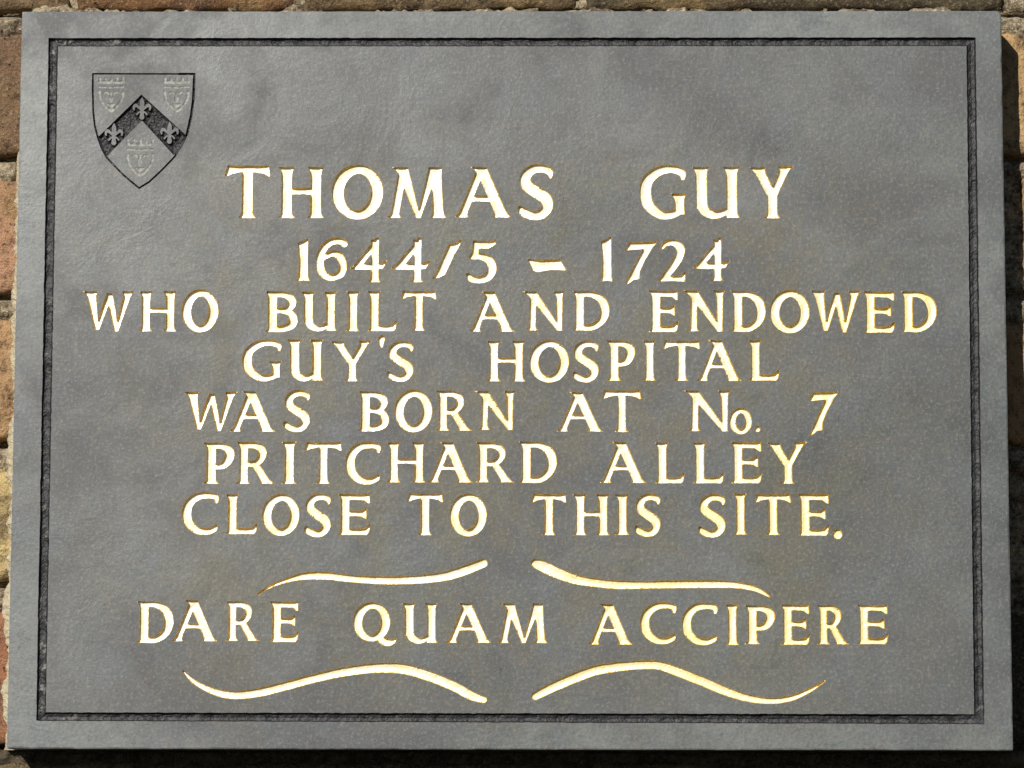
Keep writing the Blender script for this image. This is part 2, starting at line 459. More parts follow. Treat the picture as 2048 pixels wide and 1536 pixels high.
        P = [limb(sx, sx, top, bot, t * 1.02, s=(1, 0, 1, 0), ser=s, waist=0.03),
             S([(sx, Y(0.925), n * 1.05), (X(0.55), Y(0.92), n * 1.1), (X(0.79), Y(0.82), t * 0.9), (X(0.79), Y(0.66), t * 0.88), (X(0.60), Y(0.54), n * 1.0), (sx, Y(0.53), n * 0.9)]),
             S([(X(0.45), Y(0.53), n * 0.9), (X(0.74), Y(0.48), n * 1.25), (X(0.855), Y(0.33), t * 0.95), (X(0.80), Y(0.17), t * 0.9), (X(0.52), Y(0.08), n * 1.15), (sx, Y(0.075), n * 1.1)])]
    elif ch == 'P':
        sx = X(0.16) + t / 2
        P = [limb(sx, sx, top, bot, t * 1.0, s=(1.2, 0, 1.3, 1.2), ser=s * 1.1, waist=0.03),
             S([(sx, Y(0.925), n * 1.05), (X(0.60), Y(0.925), n * 1.1), (X(0.84), Y(0.83), t * 0.9), (X(0.86), Y(0.66), t * 1.0), (X(0.72), Y(0.48), n * 1.4), (X(0.48), Y(0.42), n * 1.0), (sx, Y(0.43), n * 0.8)])]
    elif ch == 'R':
        sx = x0 + s * 1.2 + t / 2
        P = [limb(sx, sx, top, bot, t * 1.0, s=(1.1, 0, 1.1, 1), ser=s * 1.1, waist=0.03),
             S([(sx, Y(0.925), n * 1.05), (X(0.50), Y(0.92), n * 1.1), (X(0.70), Y(0.82), t * 0.88), (X(0.70), Y(0.64), t * 0.88), (X(0.52), Y(0.49), n * 1.1), (sx, Y(0.47), n * 0.85)]),
             limb(X(0.50), X(0.87), Y(0.50), bot, t * 1.0, s=(0, 0, 0.8, 1), ser=s * 1.2, H=h, waist=0.0, tb=t * 1.12)]
    elif ch == 'D':
        sx = x0 + s + t / 2
        P = [limb(sx, sx, top, bot, t * 1.0, s=(1, 0, 1, 0), ser=s, waist=0.03),
             S([(sx, Y(0.925), n * 1.05), (X(0.50), Y(0.92), n * 1.1), (X(0.77), Y(0.78), n * 1.5), (X(0.86), Y(0.52), t * 1.02), (X(0.78), Y(0.26), t * 0.9), (X(0.52), Y(0.085), n * 1.2), (sx, Y(0.075), n * 1.1)])]
    elif ch in 'EL':
        sx = x0 + s + t / 2
        P = [limb(sx, sx, top, bot, t * 1.0, s=(1, 1 if ch == 'L' else 0, 1, 0), ser=s, waist=0.03),
             ('p', [(sx, Y(0.155)), (X(0.6), Y(0.14)), (X(0.82), Y(0.165)), (X(0.97), Y(0.255)), (X(1.0), Y(0.245)), (X(0.95), Y(0.06)), (X(0.88), Y(0.0)), (X(0.5), Y(0.005)), (sx, Y(0.0))])]
        if ch == 'E':
            P += [('p', [(sx, top), (X(0.6), top - 0.01 * h), (X(0.97), top), (X(0.97), Y(0.775)), (X(0.92), Y(0.775)), (X(0.78), Y(0.85)), (X(0.5), Y(0.862)), (sx, Y(0.855))]),
                  ('p', [(sx, Y(0.60)), (X(0.6), Y(0.585)), (X(0.72), Y(0.60)), (X(0.85), Y(0.66)), (X(0.87), Y(0.65)), (X(0.87), Y(0.40)), (X(0.83), Y(0.40)), (X(0.70), Y(0.45)), (X(0.55), Y(0.465)), (sx, Y(0.46))])]
    elif ch == '1':
        P = [limb(X(0.5), X(0.5), top, bot, min(t * 0.95, w * 0.78), s=(0, 0, 1, 1), ser=w * 0.12, waist=0.04),]
        tt = min(t * 0.95, w * 0.78)
        P = [('p', [(X(0.5) - tt / 2 - 0.1 * tt, top - 0.10 * h), (X(0.5) + tt * 0.35, top + 0.0 * h), (X(0.5) + tt / 2, top + 0.0 * h), (X(0.5) + tt * 0.48, Y(0.5)), (X(0.5) + tt / 2, Y(0.13)), (X(0.97), Y(0.03)), (X(0.95), Y(0.0)), (X(0.5), Y(0.02)), (X(0.03), Y(0.0)), (X(0.05), Y(0.04)), (X(0.5) - tt / 2, Y(0.14)), (X(0.5) - tt * 0.45, Y(0.5))])]
    elif ch == '6':
        P = [S([(X(0.90), Y(0.86), n * 1.25), (X(0.72), Y(0.925), n * 1.1), (X(0.45), Y(0.89), n * 1.2), (X(0.22), Y(0.72), n * 1.35), (X(0.12), Y(0.48), n * 1.55), (X(0.16), Y(0.24), n * 1.5), (X(0.34), Y(0.10), n * 1.25), (X(0.56), Y(0.075), n * 1.15), (X(0.80), Y(0.17), n * 1.4), (X(0.87), Y(0.36), t * 0.85), (X(0.76), Y(0.56), n * 1.4), (X(0.52), Y(0.63), n * 1.0), (X(0.24), Y(0.53), n * 0.85)])]
    elif ch == '4':
        P = [('p', [(X(0.68), Y(0.98)), (X(0.76), Y(1.0)), (X(0.78), Y(0.84)), (X(0.30), Y(0.42)), (X(0.0), Y(0.30))]),
             ('p', [(X(0.0), Y(0.29)), (X(0.22), Y(0.43)), (X(0.82), Y(0.425)), (X(0.99), Y(0.49)), (X(0.97), Y(0.44)), (X(0.86), Y(0.30)), (X(0.4), Y(0.275))]),
             limb(X(0.655), X(0.645), top - 0.05 * h, bot, t * 0.84, s=(0, 0, 1, 1), ser=s * 0.9, waist=0.03)]
        P = [('p', [(X(0.60), Y(0.90)), (X(0.68), Y(1.0)), (X(0.76), Y(0.99)), (X(0.76), Y(0.74)), (X(0.64), Y(0.73)), (X(0.36), Y(0.43)), (X(0.0), Y(0.33)), (X(0.0), Y(0.29))])] + P[1:]
    elif ch == '5':
        P = [('p', [(X(0.22), Y(0.98)), (X(0.80), Y(0.97)), (X(0.97), Y(1.0)), (X(0.95), Y(0.90)), (X(0.72), Y(0.80)), (X(0.40), Y(0.80)), (X(0.40), Y(0.62)), (X(0.06), Y(0.56)), (X(0.18), Y(0.74))]),
             S([(X(0.20), Y(0.61), n * 0.9), (X(0.46), Y(0.62), n * 1.1), (X(0.74), Y(0.53), t * 0.9), (X(0.83), Y(0.34), t * 1.0), (X(0.70), Y(0.15), t * 0.85), (X(0.42), Y(0.08), n * 1.15), (X(0.16), Y(0.11), n * 1.15), (X(0.05), Y(0.20), n * 0.5)])]
    elif ch == '7':
        P = [('p', [(X(0.12), Y(0.96)), (X(0.85), Y(0.97)), (X(1.0), Y(1.0)), (X(0.98), Y(0.92)), (X(0.80), Y(0.82)), (X(0.25), Y(0.79)), (X(0.05), Y(0.77)), (X(0.0), Y(0.80))]),
             ('p', [(X(0.60), Y(0.86)), (X(0.95), Y(0.94)), (X(0.62), Y(0.55)), (X(0.46), Y(0.30)), (X(0.44), Y(0.12)), (X(0.26), Y(0.10)), (X(0.06), Y(0.0)), (X(0.0), Y(0.03)), (X(0.12), Y(0.20)), (X(0.34), Y(0.52))])]
    elif ch == '2':
        P = [S([(X(0.16), Y(0.80), n * 0.6), (X(0.30), Y(0.90), n * 0.95), (X(0.56), Y(0.92), n * 1.15), (X(0.78), Y(0.80), n * 1.5), (X(0.76), Y(0.62), n * 1.5), (X(0.56), Y(0.38), n * 1.4), (X(0.30), Y(0.16), n * 1.2)]),
             ('p', [(X(0.0), Y(0.0)), (X(0.26), Y(0.25)), (X(0.5), Y(0.135)), (X(0.80), Y(0.15)), (X(0.99), Y(0.24)), (X(0.95), Y(0.0)), (X(0.5), Y(0.01))])]
    elif ch == '/':
        P = [('p', [(X(0.0), Y(0.0)), (X(0.12), Y(0.14)), (X(0.40), Y(0.62)), (X(0.56), Y(0.88)), (X(0.80), Y(0.91)), (X(1.0), Y(1.0)), (X(0.98), Y(0.92)), (X(0.76), Y(0.64)), (X(0.42), Y(0.10)), (X(0.22), Y(0.03))])]
    elif ch == '-':
        P = [('p', [(X(0.0), Y(0.96)), (X(0.3), Y(0.84)), (X(0.85), Y(0.90)), (X(1.0), Y(0.18)), (X(0.97), Y(0.12)), (X(0.6), Y(0.16)), (X(0.25), Y(0.0)), (X(0.14), Y(0.12))])]
    elif ch == "'":
        P = [S([(X(0.52), Y(0.72), w * 0.9), (X(0.5), Y(0.45), w * 0.7), (X(0.55), Y(0.10), w * 0.35)])]
    elif ch == '.':
        P = [S([(X(0.5), Y(0.55), math.sqrt(w * h) * 0.84), (X(0.52), Y(0.48), math.sqrt(w * h) * 0.84)])]
    return P

def sd_prims(P, prims):
    d = np.full(len(P), 1e9)
    for p in prims:
        if p[0] == 'p':
            d = np.minimum(d, sd_poly(P, p[1]))
        else:
            d = np.minimum(d, sd_stroke(P, p[1], closed=p[2]))
    return d

def fitted(prims, box):
    """the same shape stretched to fill the box measured for it"""
    x0, x1, y0, y1 = box
    xs = np.arange(x0 - 4, x1 + 4, 0.4); ys = np.arange(y0 - 4, y1 + 4, 0.4)
    GX, GY = np.meshgrid(xs, ys)
    D = sd_prims(np.stack([GX.ravel(), GY.ravel()], 1), prims).reshape(GX.shape)
    ii = np.nonzero((D < 0).any(0))[0]; jj = np.nonzero((D < 0).any(1))[0]
    a0, a1, b0, b1 = xs[ii[0]] - 0.2, xs[ii[-1]] + 0.2, ys[jj[0]] - 0.2, ys[jj[-1]] + 0.2
    kx, ky = (a1 - a0) / (x1 - x0), (b1 - b0) / (y1 - y0)
    return lambda P: sd_prims(np.stack([a0 + (P[:, 0] - x0) * kx, b0 + (P[:, 1] - y0) * ky], 1), prims)

def march(F, xs, ys):
    """zero contours of F[j, i] on grid xs, ys -> list of closed loops"""
    segs = {}
    def key_pt(i, j, e):
        # edge ids: ('h', i, j) between (i,j)-(i+1,j); ('v', i, j) between (i,j)-(i,j+1)
        return (e, i, j)
    pts = {}
    def pt(k):
        if k in pts:
            return
        e, i, j = k
        if e == 'h':
            a, b = F[j, i], F[j, i + 1]
            t = a / (a - b)
            pts[k] = (xs[i] + (xs[i + 1] - xs[i]) * t, ys[j])
        else:
            a, b = F[j, i], F[j + 1, i]
            t = a / (a - b)
            pts[k] = (xs[i], ys[j] + (ys[j + 1] - ys[j]) * t)
    inside = F < 0
    nb = inside[:-1, :-1].astype(int) + inside[:-1, 1:] * 2 + inside[1:, 1:] * 4 + inside[1:, :-1] * 8
    js, is_ = np.nonzero((nb > 0) & (nb < 15))
    nxt = {}
    T = {1: [('l', 'b')], 2: [('b', 'r')], 3: [('l', 'r')], 4: [('r', 't')], 5: [('l', 't'), ('r', 'b')], 6: [('b', 't')], 7: [('l', 't')],
         8: [('t', 'l')], 9: [('t', 'b')], 10: [('t', 'r'), ('b', 'l')], 11: [('t', 'r')], 12: [('r', 'l')], 13: [('r', 'b')], 14: [('b', 'l')]}
    for j, i in zip(js, is_):
        E = {'b': ('h', i, j), 't': ('h', i, j + 1), 'l': ('v', i, j), 'r': ('v', i + 1, j)}
        for a, b in T[int(nb[j, i])]:
            ka, kb = E[a], E[b]
            pt(ka); pt(kb)
            nxt[ka] = kb
    loops = []
    seen = set()
    for k in list(nxt):
        if k in seen:
            continue
        loop = []
        q = k
        while q is not None and q not in seen:
            seen.add(q)
            loop.append(pts[q])
            q = nxt.get(q)
        if len(loop) > 6:
            loops.append(np.array(loop))
    return loops

def simplify(loop, tol=0.035, maxseg=1.6):
    """closed Douglas-Peucker"""
    n = len(loop)
    a = 0
    b = int(np.argmax(((loop - loop[0]) ** 2).sum(1)))
    keep = set()
    def rec(idx):
        if len(idx) < 3:
            keep.update(idx)
            return
        p, q = loop[idx[0]], loop[idx[-1]]
        e = q - p
        L = math.hypot(*e)
        w_ = loop[idx[1:-1]] - p
        d = np.abs(e[0] * w_[:, 1] - e[1] * w_[:, 0]) / max(L, 1e-9)
        m = int(np.argmax(d))
        if d[m] > tol or L > maxseg:
            if d[m] <= tol:
                m = len(d) // 2
            rec(idx[:m + 2]); rec(idx[m + 1:])
        else:
            keep.update((idx[0], idx[-1]))
    rec(list(range(a, b + 1)))
    rec(list(range(b, n)) + [0])
    return loop[sorted(keep)]

CUTS = []        # every outline that opens the face of the slab

def dist_to(P, loops):
    d = np.full(len(P), 1e18)
    for lp in loops:
        a = lp; b = np.roll(lp, -1, 0)
        for i in range(len(a)):
            e = b[i] - a[i]
            w_ = P - a[i]
            t = np.clip((w_ @ e) / max(e @ e, 1e-12), 0, 1)
            q = w_ - t[:, None] * e
            d = np.minimum(d, (q * q).sum(1))
    return np.sqrt(d)

def parity(P, loops):
    c = np.zeros(len(P), bool)
    for lp in loops:
        a = lp; b = np.roll(lp, -1, 0)
        for i in range(len(a)):
            y1, y2 = a[i, 1], b[i, 1]
            if y1 == y2:
                continue
            m = (P[:, 1] >= min(y1, y2)) & (P[:, 1] < max(y1, y2))
            if not m.any():
                continue
            xi = a[i, 0] + (P[m, 1] - y1) / (y2 - y1) * (b[i, 0] - a[i, 0])
            c[m] ^= P[m, 0] < xi
    return c

def incise(sdf, box, res, wall, wall_d, slope, maxd, grid, amp, seed, cut=True, rough=0.0, grow=0.0):
    """Cut the shape into the slab: returns verts (x, depth, z) and faces in slab mm."""
    x0, x1, y0, y1 = box
    xs = np.arange(x0 - 2.0, x1 + 2.0, res); ys = np.arange(y0 - 2.0, y1 + 2.0, res)
    GX, GY = np.meshgrid(xs, ys)
    P = np.stack([GX.ravel(), GY.ravel()], 1)
    D = sdf(P)
    if amp:
        nn = np.array([nz(p[0], p[1], seed, 0.35) + 0.6 * nz(p[0], p[1], seed + 9, 1.1) if abs(q) < 1.0 else 0.0 for p, q in zip(P, D)])
        D = D + nn * amp
    F = D.reshape(GX.shape) - grow
    F[F == 0] = 1e-6
    loops = [simplify(l) for l in march(F, xs, ys)]
    loops = [l for l in loops if len(l) >= 5]
    if cut:
        CUTS.extend(loops)
    verts = []; edges = []
    for l in loops:
        b = len(verts)
        verts += [tuple(p) for p in l]
        edges += [(b + i, b + (i + 1) % len(l)) for i in range(len(l))]
    nb = len(verts)
    F2 = F + wall
    F2[F2 == 0] = 1e-6
    inner = []
    for l in march(F2, xs, ys):
        inner += list(map(tuple, simplify(l, 0.05, 1.2)))
    gx = np.arange(x0, x1, grid); gy = np.arange(y0, y1, grid * 0.87)
    G = np.array([(x + (grid / 2 if j % 2 else 0), y) for j, y in enumerate(gy) for x in gx])
    dG = dist_to(G, loops)
    ins = parity(G, loops)
    G = G[ins & (dG > wall + 0.3)]
    verts += inner + [tuple(p) for p in G]
    r = delaunay_2d_cdt([Vector(v) for v in verts], edges, [], 0, 1e-5)
    V = np.array([tuple(v) for v in r[0]])
    Fc = np.array([f for f in r[2] if len(f) == 3])
    cen = V[Fc].mean(1)
    Fc = Fc[parity(cen, loops)]
    dv = dist_to(V, loops)
    dep = np.where(dv < wall, dv / wall * wall_d, wall_d + (dv - wall) * slope)
    dep = np.minimum(dep, maxd)
    dep[dv < 1e-3] = 0.0
    if rough:
        for i in range(len(V)):
            if dv[i] > 1e-3:
                dep[i] += rough * nz(V[i, 0], V[i, 1], seed + 3, 0.8)
    # orientation: normals must face -Y (viewer)
    a = V[Fc[:, 1]] - V[Fc[:, 0]]; b = V[Fc[:, 2]] - V[Fc[:, 0]]
    fl = (a[:, 0] * b[:, 1] - a[:, 1] * b[:, 0]) < 0
    Fc[fl] = Fc[fl][:, ::-1]
    verts3 = np.stack([V[:, 0], dep, V[:, 1]], 1)
    return verts3, Fc, loops

# ------------------------------------------------------------------ the plaque
plaque = thing('memorial_plaque', 'grey slate plaque with gilded lettering to Thomas Guy, fixed on the old brick wall', 'plaque', (0, -TH * MM, ZC))

# lettering: (character, left, right, top, bottom) in mm from the middle of the slab
LINES = [
   [('T', -150.62, -127.07, 111.83, 83.53), ('H', -122.7, -98.38, 110.89, 83.54), ('O', -94.16, -66.94, 112.36, 83.14), ('M', -65.09, -33.41, 110.88, 83.55), ('A', -29.46, 0.88, 110.88, 83.83), ('S', 4.04, 22.5, 112.35, 82.5), ('G', 67.8, 92.81, 112.08, 82.78), ('U', 96.1, 120.95, 110.87, 83.06), ('Y', 126.48, 149.61, 111.4, 83.33)] ,
   [('1', -112.35, -105.76, 72.44, 50.17), ('6', -102.87, -85.47, 73.38, 50.18), ('4', -84.28, -64.65, 73.12, 49.66), ('4', -62.54, -42.26, 73.13, 49.67), ('/', -40.69, -25.55, 72.2, 51.41), ('5', -22.92, -7.0, 71.81, 49.03), ('-', 9.31, 29.28, 61.96, 55.04), ('1', 47.69, 53.73, 73.43, 50.0), ('7', 60.81, 76.83, 71.57, 48.55), ('2', 77.76, 92.46, 72.51, 50.02), ('4', 96.0, 115.55, 73.19, 50.3)] ,
   [('W', -224.53, -197.75, 44.5, 23.49), ('H', -194.85, -175.6, 44.52, 23.51), ('O', -172.44, -153.21, 45.6, 23.0), ('B', -128.31, -111.6, 44.57, 22.78), ('U', -109.49, -91.07, 44.31, 23.06), ('I', -85.94, -79.24, 44.33, 23.61), ('L', -74.64, -59.52, 44.34, 23.62), ('T', -57.15, -38.89, 44.88, 23.9), ('A', -20.76, 2.08, 44.11, 23.41), ('N', 6.94, 28.46, 44.4, 23.7), ('D', 33.05, 52.06, 44.68, 23.72), ('E', 73.03, 88.23, 44.97, 23.23), ('N', 91.24, 112.85, 44.99, 23.25), ('D', 115.99, 134.18, 45.0, 23.01), ('O', 136.41, 156.81, 45.28, 22.63), ('W', 158.12, 184.27, 44.64, 23.05), ('E', 185.57, 202.04, 44.65, 22.94), ('D', 205.3, 223.46, 44.67, 22.93)] ,
   [('G', -140.42, -119.92, 18.92, -3.33), ('U', -116.63, -98.11, 18.68, -3.3), ('Y', -94.04, -72.52, 18.43, -3.27), ("'", -69.42, -65.59, 20.97, 14.61), ('S', -64.51, -50.74, 18.2, -3.5), ('H', -11.93, 7.88, 18.12, -3.3), ('O', 10.21, 31.03, 18.67, -3.53), ('S', 32.87, 46.22, 18.42, -3.78), ('P', 50.15, 65.58, 18.44, -2.96), ('I', 69.51, 76.18, 18.46, -2.81), ('T', 80.23, 99.58, 18.47, -2.92), ('A', 97.62, 121.28, 18.49, -3.03), ('L', 124.8, 141.26, 18.52, -2.87)] ,
   [('W', -170.46, -142.63, -8.78, -29.26), ('A', -146.04, -123.22, -8.49, -29.46), ('S', -118.5, -104.6, -7.8, -30.08), ('B', -78.99, -63.2, -8.4, -29.76), ('O', -60.32, -40.79, -7.77, -29.73), ('R', -38.33, -20.27, -8.22, -28.9), ('N', -18.25, 2.91, -8.32, -28.87), ('A', 24.98, 48.36, -8.79, -29.33), ('T', 48.36, 68.35, -7.97, -29.56), ('N', 91.32, 115.22, -8.07, -29.49), ('o', 114.76, 126.49, -17.0, -30.77), ('.', 127.76, 130.88, -26.29, -30.23), ('7', 156.76, 171.61, -8.23, -31.34)] ,
   [('P', -159.74, -143.92, -35.41, -56.97), ('R', -142.61, -123.49, -35.38, -56.93), ('I', -119.04, -111.71, -35.35, -56.9), ('T', -107.0, -88.17, -35.33, -56.87), ('C', -85.81, -67.51, -35.03, -57.54), ('H', -63.96, -44.35, -35.26, -56.13), ('A', -42.24, -19.82, -35.22, -56.09), ('R', -17.45, 1.64, -35.18, -56.05), ('D', 5.11, 24.68, -34.88, -56.66), ('A', 47.55, 70.83, -35.26, -56.31), ('L', 76.04, 91.15, -35.3, -56.53), ('L', 95.71, 111.65, -35.26, -56.49), ('E', 115.63, 131.51, -35.1, -56.46), ('Y', 134.63, 154.66, -35.2, -56.68)] ,
   [('C', -171.09, -151.74, -61.45, -83.97), ('L', -148.33, -131.6, -62.72, -83.66), ('O', -128.99, -109.66, -62.42, -84.14), ('S', -107.04, -93.2, -62.38, -85.14), ('E', -89.55, -72.74, -62.6, -84.06), ('T', -53.38, -35.02, -62.19, -84.19), ('O', -31.24, -11.93, -62.38, -84.37), ('T', 11.36, 29.49, -62.3, -84.1), ('H', 33.24, 52.13, -62.63, -84.05), ('I', 54.99, 62.38, -62.6, -83.88), ('S', 65.24, 78.64, -62.18, -84.77), ('S', 98.26, 112.3, -62.24, -85.14), ('I', 116.46, 123.48, -62.22, -83.62), ('T', 127.81, 146.43, -62.18, -83.84), ('E', 149.96, 166.31, -62.14, -84.19), ('.', 167.65, 173.3, -80.38, -86.11)] ,
   [('D', -193.83, -174.8, -118.33, -140.29), ('A', -175.33, -151.62, -118.28, -139.45), ('R', -147.54, -129.76, -118.6, -139.25), ('E', -124.65, -109.33, -118.55, -139.84), ('Q', -81.18, -58.49, -118.84, -141.78), ('U', -55.53, -37.24, -119.33, -140.57), ('A', -32.88, -9.47, -119.26, -140.09), ('M', -6.2, 19.64, -119.53, -140.16), ('A', 40.64, 63.89, -119.67, -140.92), ('C', 67.73, 86.5, -118.98, -140.59), ('C', 89.35, 107.99, -118.93, -141.04), ('I', 112.02, 118.7, -120.02, -141.0), ('P', 121.96, 137.64, -120.17, -140.59), ('E', 140.58, 155.68, -119.94, -140.9), ('R', 159.33, 175.84, -120.07, -140.59), ('E', 180.13, 196.15, -120.02, -140.53)] ,
]
FLOURISHES = [
   [(-130.67, -114.86, 0.79), (-124.46, -110.76, 1.59), (-116.15, -107.61, 2.38), (-106.4, -105.38, 3.7), (-95.32, -105.22, 3.97), (-82.37, -106.7, 3.7), (-69.4, -107.45, 3.97), (-56.52, -107.47, 4.23), (-43.51, -106.66, 4.5), (-32.48, -105.07, 4.76), (-22.19, -101.81, 5.03), (-13.72, -98.51, 4.5)] ,
   [(13.1, -98.45, 4.23), (16.55, -99.74, 5.82), (24.35, -103.37, 5.82), (34.11, -106.86, 5.03), (43.81, -108.52, 4.5), (56.74, -109.71, 4.5), (69.66, -109.68, 3.97), (85.84, -109.46, 3.97), (105.16, -109.28, 3.97), (117.98, -109.77, 3.44), (127.74, -111.8, 2.65), (134.77, -115.67, 1.06)] ,
   [(-169.27, -154.76, 0.79), (-164.27, -159.66, 2.12), (-156.81, -163.78, 3.17), (-148.6, -166.41, 3.97), (-140.29, -167.08, 4.23), (-127.97, -165.37, 4.5), (-115.67, -162.23, 4.5), (-99.2, -157.91, 4.5), (-82.77, -154.5, 4.76), (-66.27, -152.9, 5.03), (-53.97, -153.64, 5.29), (-41.51, -157.22, 5.29), (-29.22, -162.19, 5.03), (-20.25, -166.97, 4.76), (-13.25, -169.26, 3.44)] ,
   [(13.4, -167.38, 4.23), (20.13, -163.85, 4.76), (32.04, -158.65, 5.03), (44.05, -154.25, 5.03), (56.01, -152.23, 4.76), (67.94, -151.21, 4.5), (77.48, -151.54, 4.5), (87.81, -154.92, 4.76), (99.71, -159.63, 4.76), (111.61, -164.59, 4.5), (123.45, -168.32, 3.7), (135.31, -169.67, 3.17), (145.63, -168.25, 2.91), (155.22, -164.23, 2.12), (163.27, -159.44, 0.79)] ,
]
SHIELD = [(-221.55, 161.24), (-167.67, 161.07), (-168.03, 147.54), (-169.06, 138.5), (-171.24, 127.98), (-174.09, 122.06), (-177.46, 116.54), (-181.91, 111.7), (-186.35, 107.13), (-190.8, 102.94), (-196.05, 99.61), (-204.37, 106.59), (-209.35, 111.7), (-213.53, 116.14), (-216.26, 121.12), (-218.34, 127.05), (-220.01, 132.98), (-220.95, 140.27), (-221.43, 152.17)]
CHEVRON = [(-195.6, 149.99), (-171.24, 127.71), (-174.09, 122.06), (-178.0, 117.35), (-195.08, 135.94), (-213.67, 116.41), (-216.26, 121.12), (-218.34, 126.92)]
FLEURS = [(-195.18, 142.69), (-209.82, 128.94), (-180.39, 129.74)]
HEADS = [(-211.65, 149.73), (-176.96, 149.71), (-195.75, 115.73)]
GROOVE_OUT = [(-245.46, 180.65), (246.29, 180.63), (245.21, -181.55), (-245.06, -180.59)]
GROOVE_IN = [(-240.31, 176.03), (241.34, 175.91), (240.03, -176.43), (-240.07, -176.18)]

NAMES = {'.': 'full_stop', "'": 'apostrophe', '-': 'dash', '/': 'slash'}
def gild(o, V, F):
    o.data.materials.append(M_GOLD_EDGE)
    rim = (V[F][:, :, 1] < 1e-4).any(1)
    o.data.polygons.foreach_set('material_index', rim.astype(np.int32))
seed = 1
for row in LINES:
    for ch, xa, xb, zt, zb in row:
        seed += 1
        prims = glyph(ch, xa, xb, zt, zb)
        f = fitted(prims, (xa, xb, zb, zt)) if ch != '.' else (lambda P, prims=prims: sd_prims(P, prims))
        V, F, _ = incise(f, (xa, xb, zb, zt), 0.3, 0.42, 1.9, 0.14, 2.2, 0.72, 0.10, seed * 1.7, rough=0.07, grow=0.10)
        nm = NAMES.get(ch) or ('numeral' if ch.isdigit() else 'letter')
        gild(mesh_obj(nm, V, F.tolist(), M_GOLD, plaque), V, F)
for fl in FLOURISHES:
    seed += 1
    xs_ = [p[0] for p in fl]; ys_ = [p[1] for p in fl]
    f = lambda P, fl=fl: sd_stroke(P, fl, per=6)
    V, F, _ = incise(f, (min(xs_) - 3, max(xs_) + 3, min(ys_) - 3, max(ys_) + 3), 0.35, 0.42, 1.6, 0.14, 2.0, 0.8, 0.12, seed * 1.7, rough=0.07, grow=0.1)
    gild(mesh_obj('flourish', V, F.tolist(), M_GOLD, plaque), V, F)

# ---- crest
shield_line = [(x, z, 0.85 if x < -205 and z < 150 else 0.7) for x, z in SHIELD]
def sd_fleur(P, cx, cz, k=1.0):
    g = lambda pts: [(cx + x * k, cz + z * k, w_ * k) for x, z, w_ in pts]
    d = sd_stroke(P, g([(0, 5.4, 0.3), (0, 3.2, 2.2), (0, 0.6, 2.3), (0, -2.0, 1.7), (0, -5.0, 2.6)]))
    for s_ in (-1, 1):
        d = np.minimum(d, sd_stroke(P, g([(0, -1.2, 1.2), (s_ * 1.8, 0.4, 1.3), (s_ * 3.3, 1.5, 1.7), (s_ * 4.3, 0.5, 1.3), (s_ * 4.2, -0.9, 0.8)])))
        d = np.minimum(d, sd_stroke(P, g([(0, -1.9, 0.9), (s_ * 1.6, -2.3, 0.9), (s_ * 2.6, -3.4, 0.9)])))
    return d
def sd_shield(P):
    d = sd_poly(P, SHIELD)
    wd = np.where(P[:, 1] > 158.5, 0.85, 1.0)
    line = np.abs(d) - wd / 2 * np.where((P[:, 0] > -176) & (P[:, 1] > 128), 1.45, 1.0)
    ch = np.maximum(sd_poly(P, CHEVRON), d)
    fl = np.full(len(P), 1e9)
    for cx, cz in FLEURS:
        fl = np.minimum(fl, sd_fleur(P, cx, cz, 1.0))
    return np.minimum(line, np.maximum(ch, -fl))
V, F, loops = incise(sd_shield, (-222.5, -166.5, 98.5, 162.5), 0.22, 0.3, 1.3, 0.6, 1.9, 0.6, 0.05, 77.0, rough=0.5)
cen = V[F].mean(1)[:, [0, 2]]
inch = (sd_poly(cen, CHEVRON) < 0.35)
def sub(V, F):
    u, inv = np.unique(F.ravel(), return_inverse=True)
    return V[u], inv.reshape(F.shape).tolist()
v_, f_ = sub(V, F[~inch])
shield = mesh_obj('shield', v_, f_, M_CUT, plaque)
v_, f_ = sub(V, F[inch])
chev = mesh_obj('chevron', v_, f_, M_CHEV, shield)
# raised lilies: the islands left standing inside the chevron
for cx, cz in FLEURS:
    isl = [l for l in loops if abs(l[:, 0].mean() - cx) < 5 and abs(l[:, 1].mean() - cz) < 7 and abs(l[:, 0].max() - l[:, 0].min()) < 14]
    isl = [l for l in isl if sd_fleur(l, cx, cz).max() < 0.6]
    if not isl:
        continue
    vs = []; es = []
    for l in isl:
        b = len(vs); vs += [Vector(p) for p in l]
        es += [(b + i, b + (i + 1) % len(l)) for i in range(len(l))]
    r = delaunay_2d_cdt(vs, es, [], 0, 1e-5)
    VV = np.array([tuple(v) for v in r[0]]); FF = np.array([f for f in r[2]])
    FF = FF[parity(VV[FF].mean(1), isl)]
    a = VV[FF[:, 1]] - VV[FF[:, 0]]; b = VV[FF[:, 2]] - VV[FF[:, 0]]
    flp = (a[:, 0] * b[:, 1] - a[:, 1] * b[:, 0]) < 0
    FF[flp] = FF[flp][:, ::-1]
    mesh_obj('fleur_de_lis', np.stack([VV[:, 0], np.zeros(len(VV)), VV[:, 1]], 1), FF.tolist(), M_SLATE, shield)
    FLEUR_ISL = globals().setdefault('FLEUR_ISL', [])
    FLEUR_ISL += isl
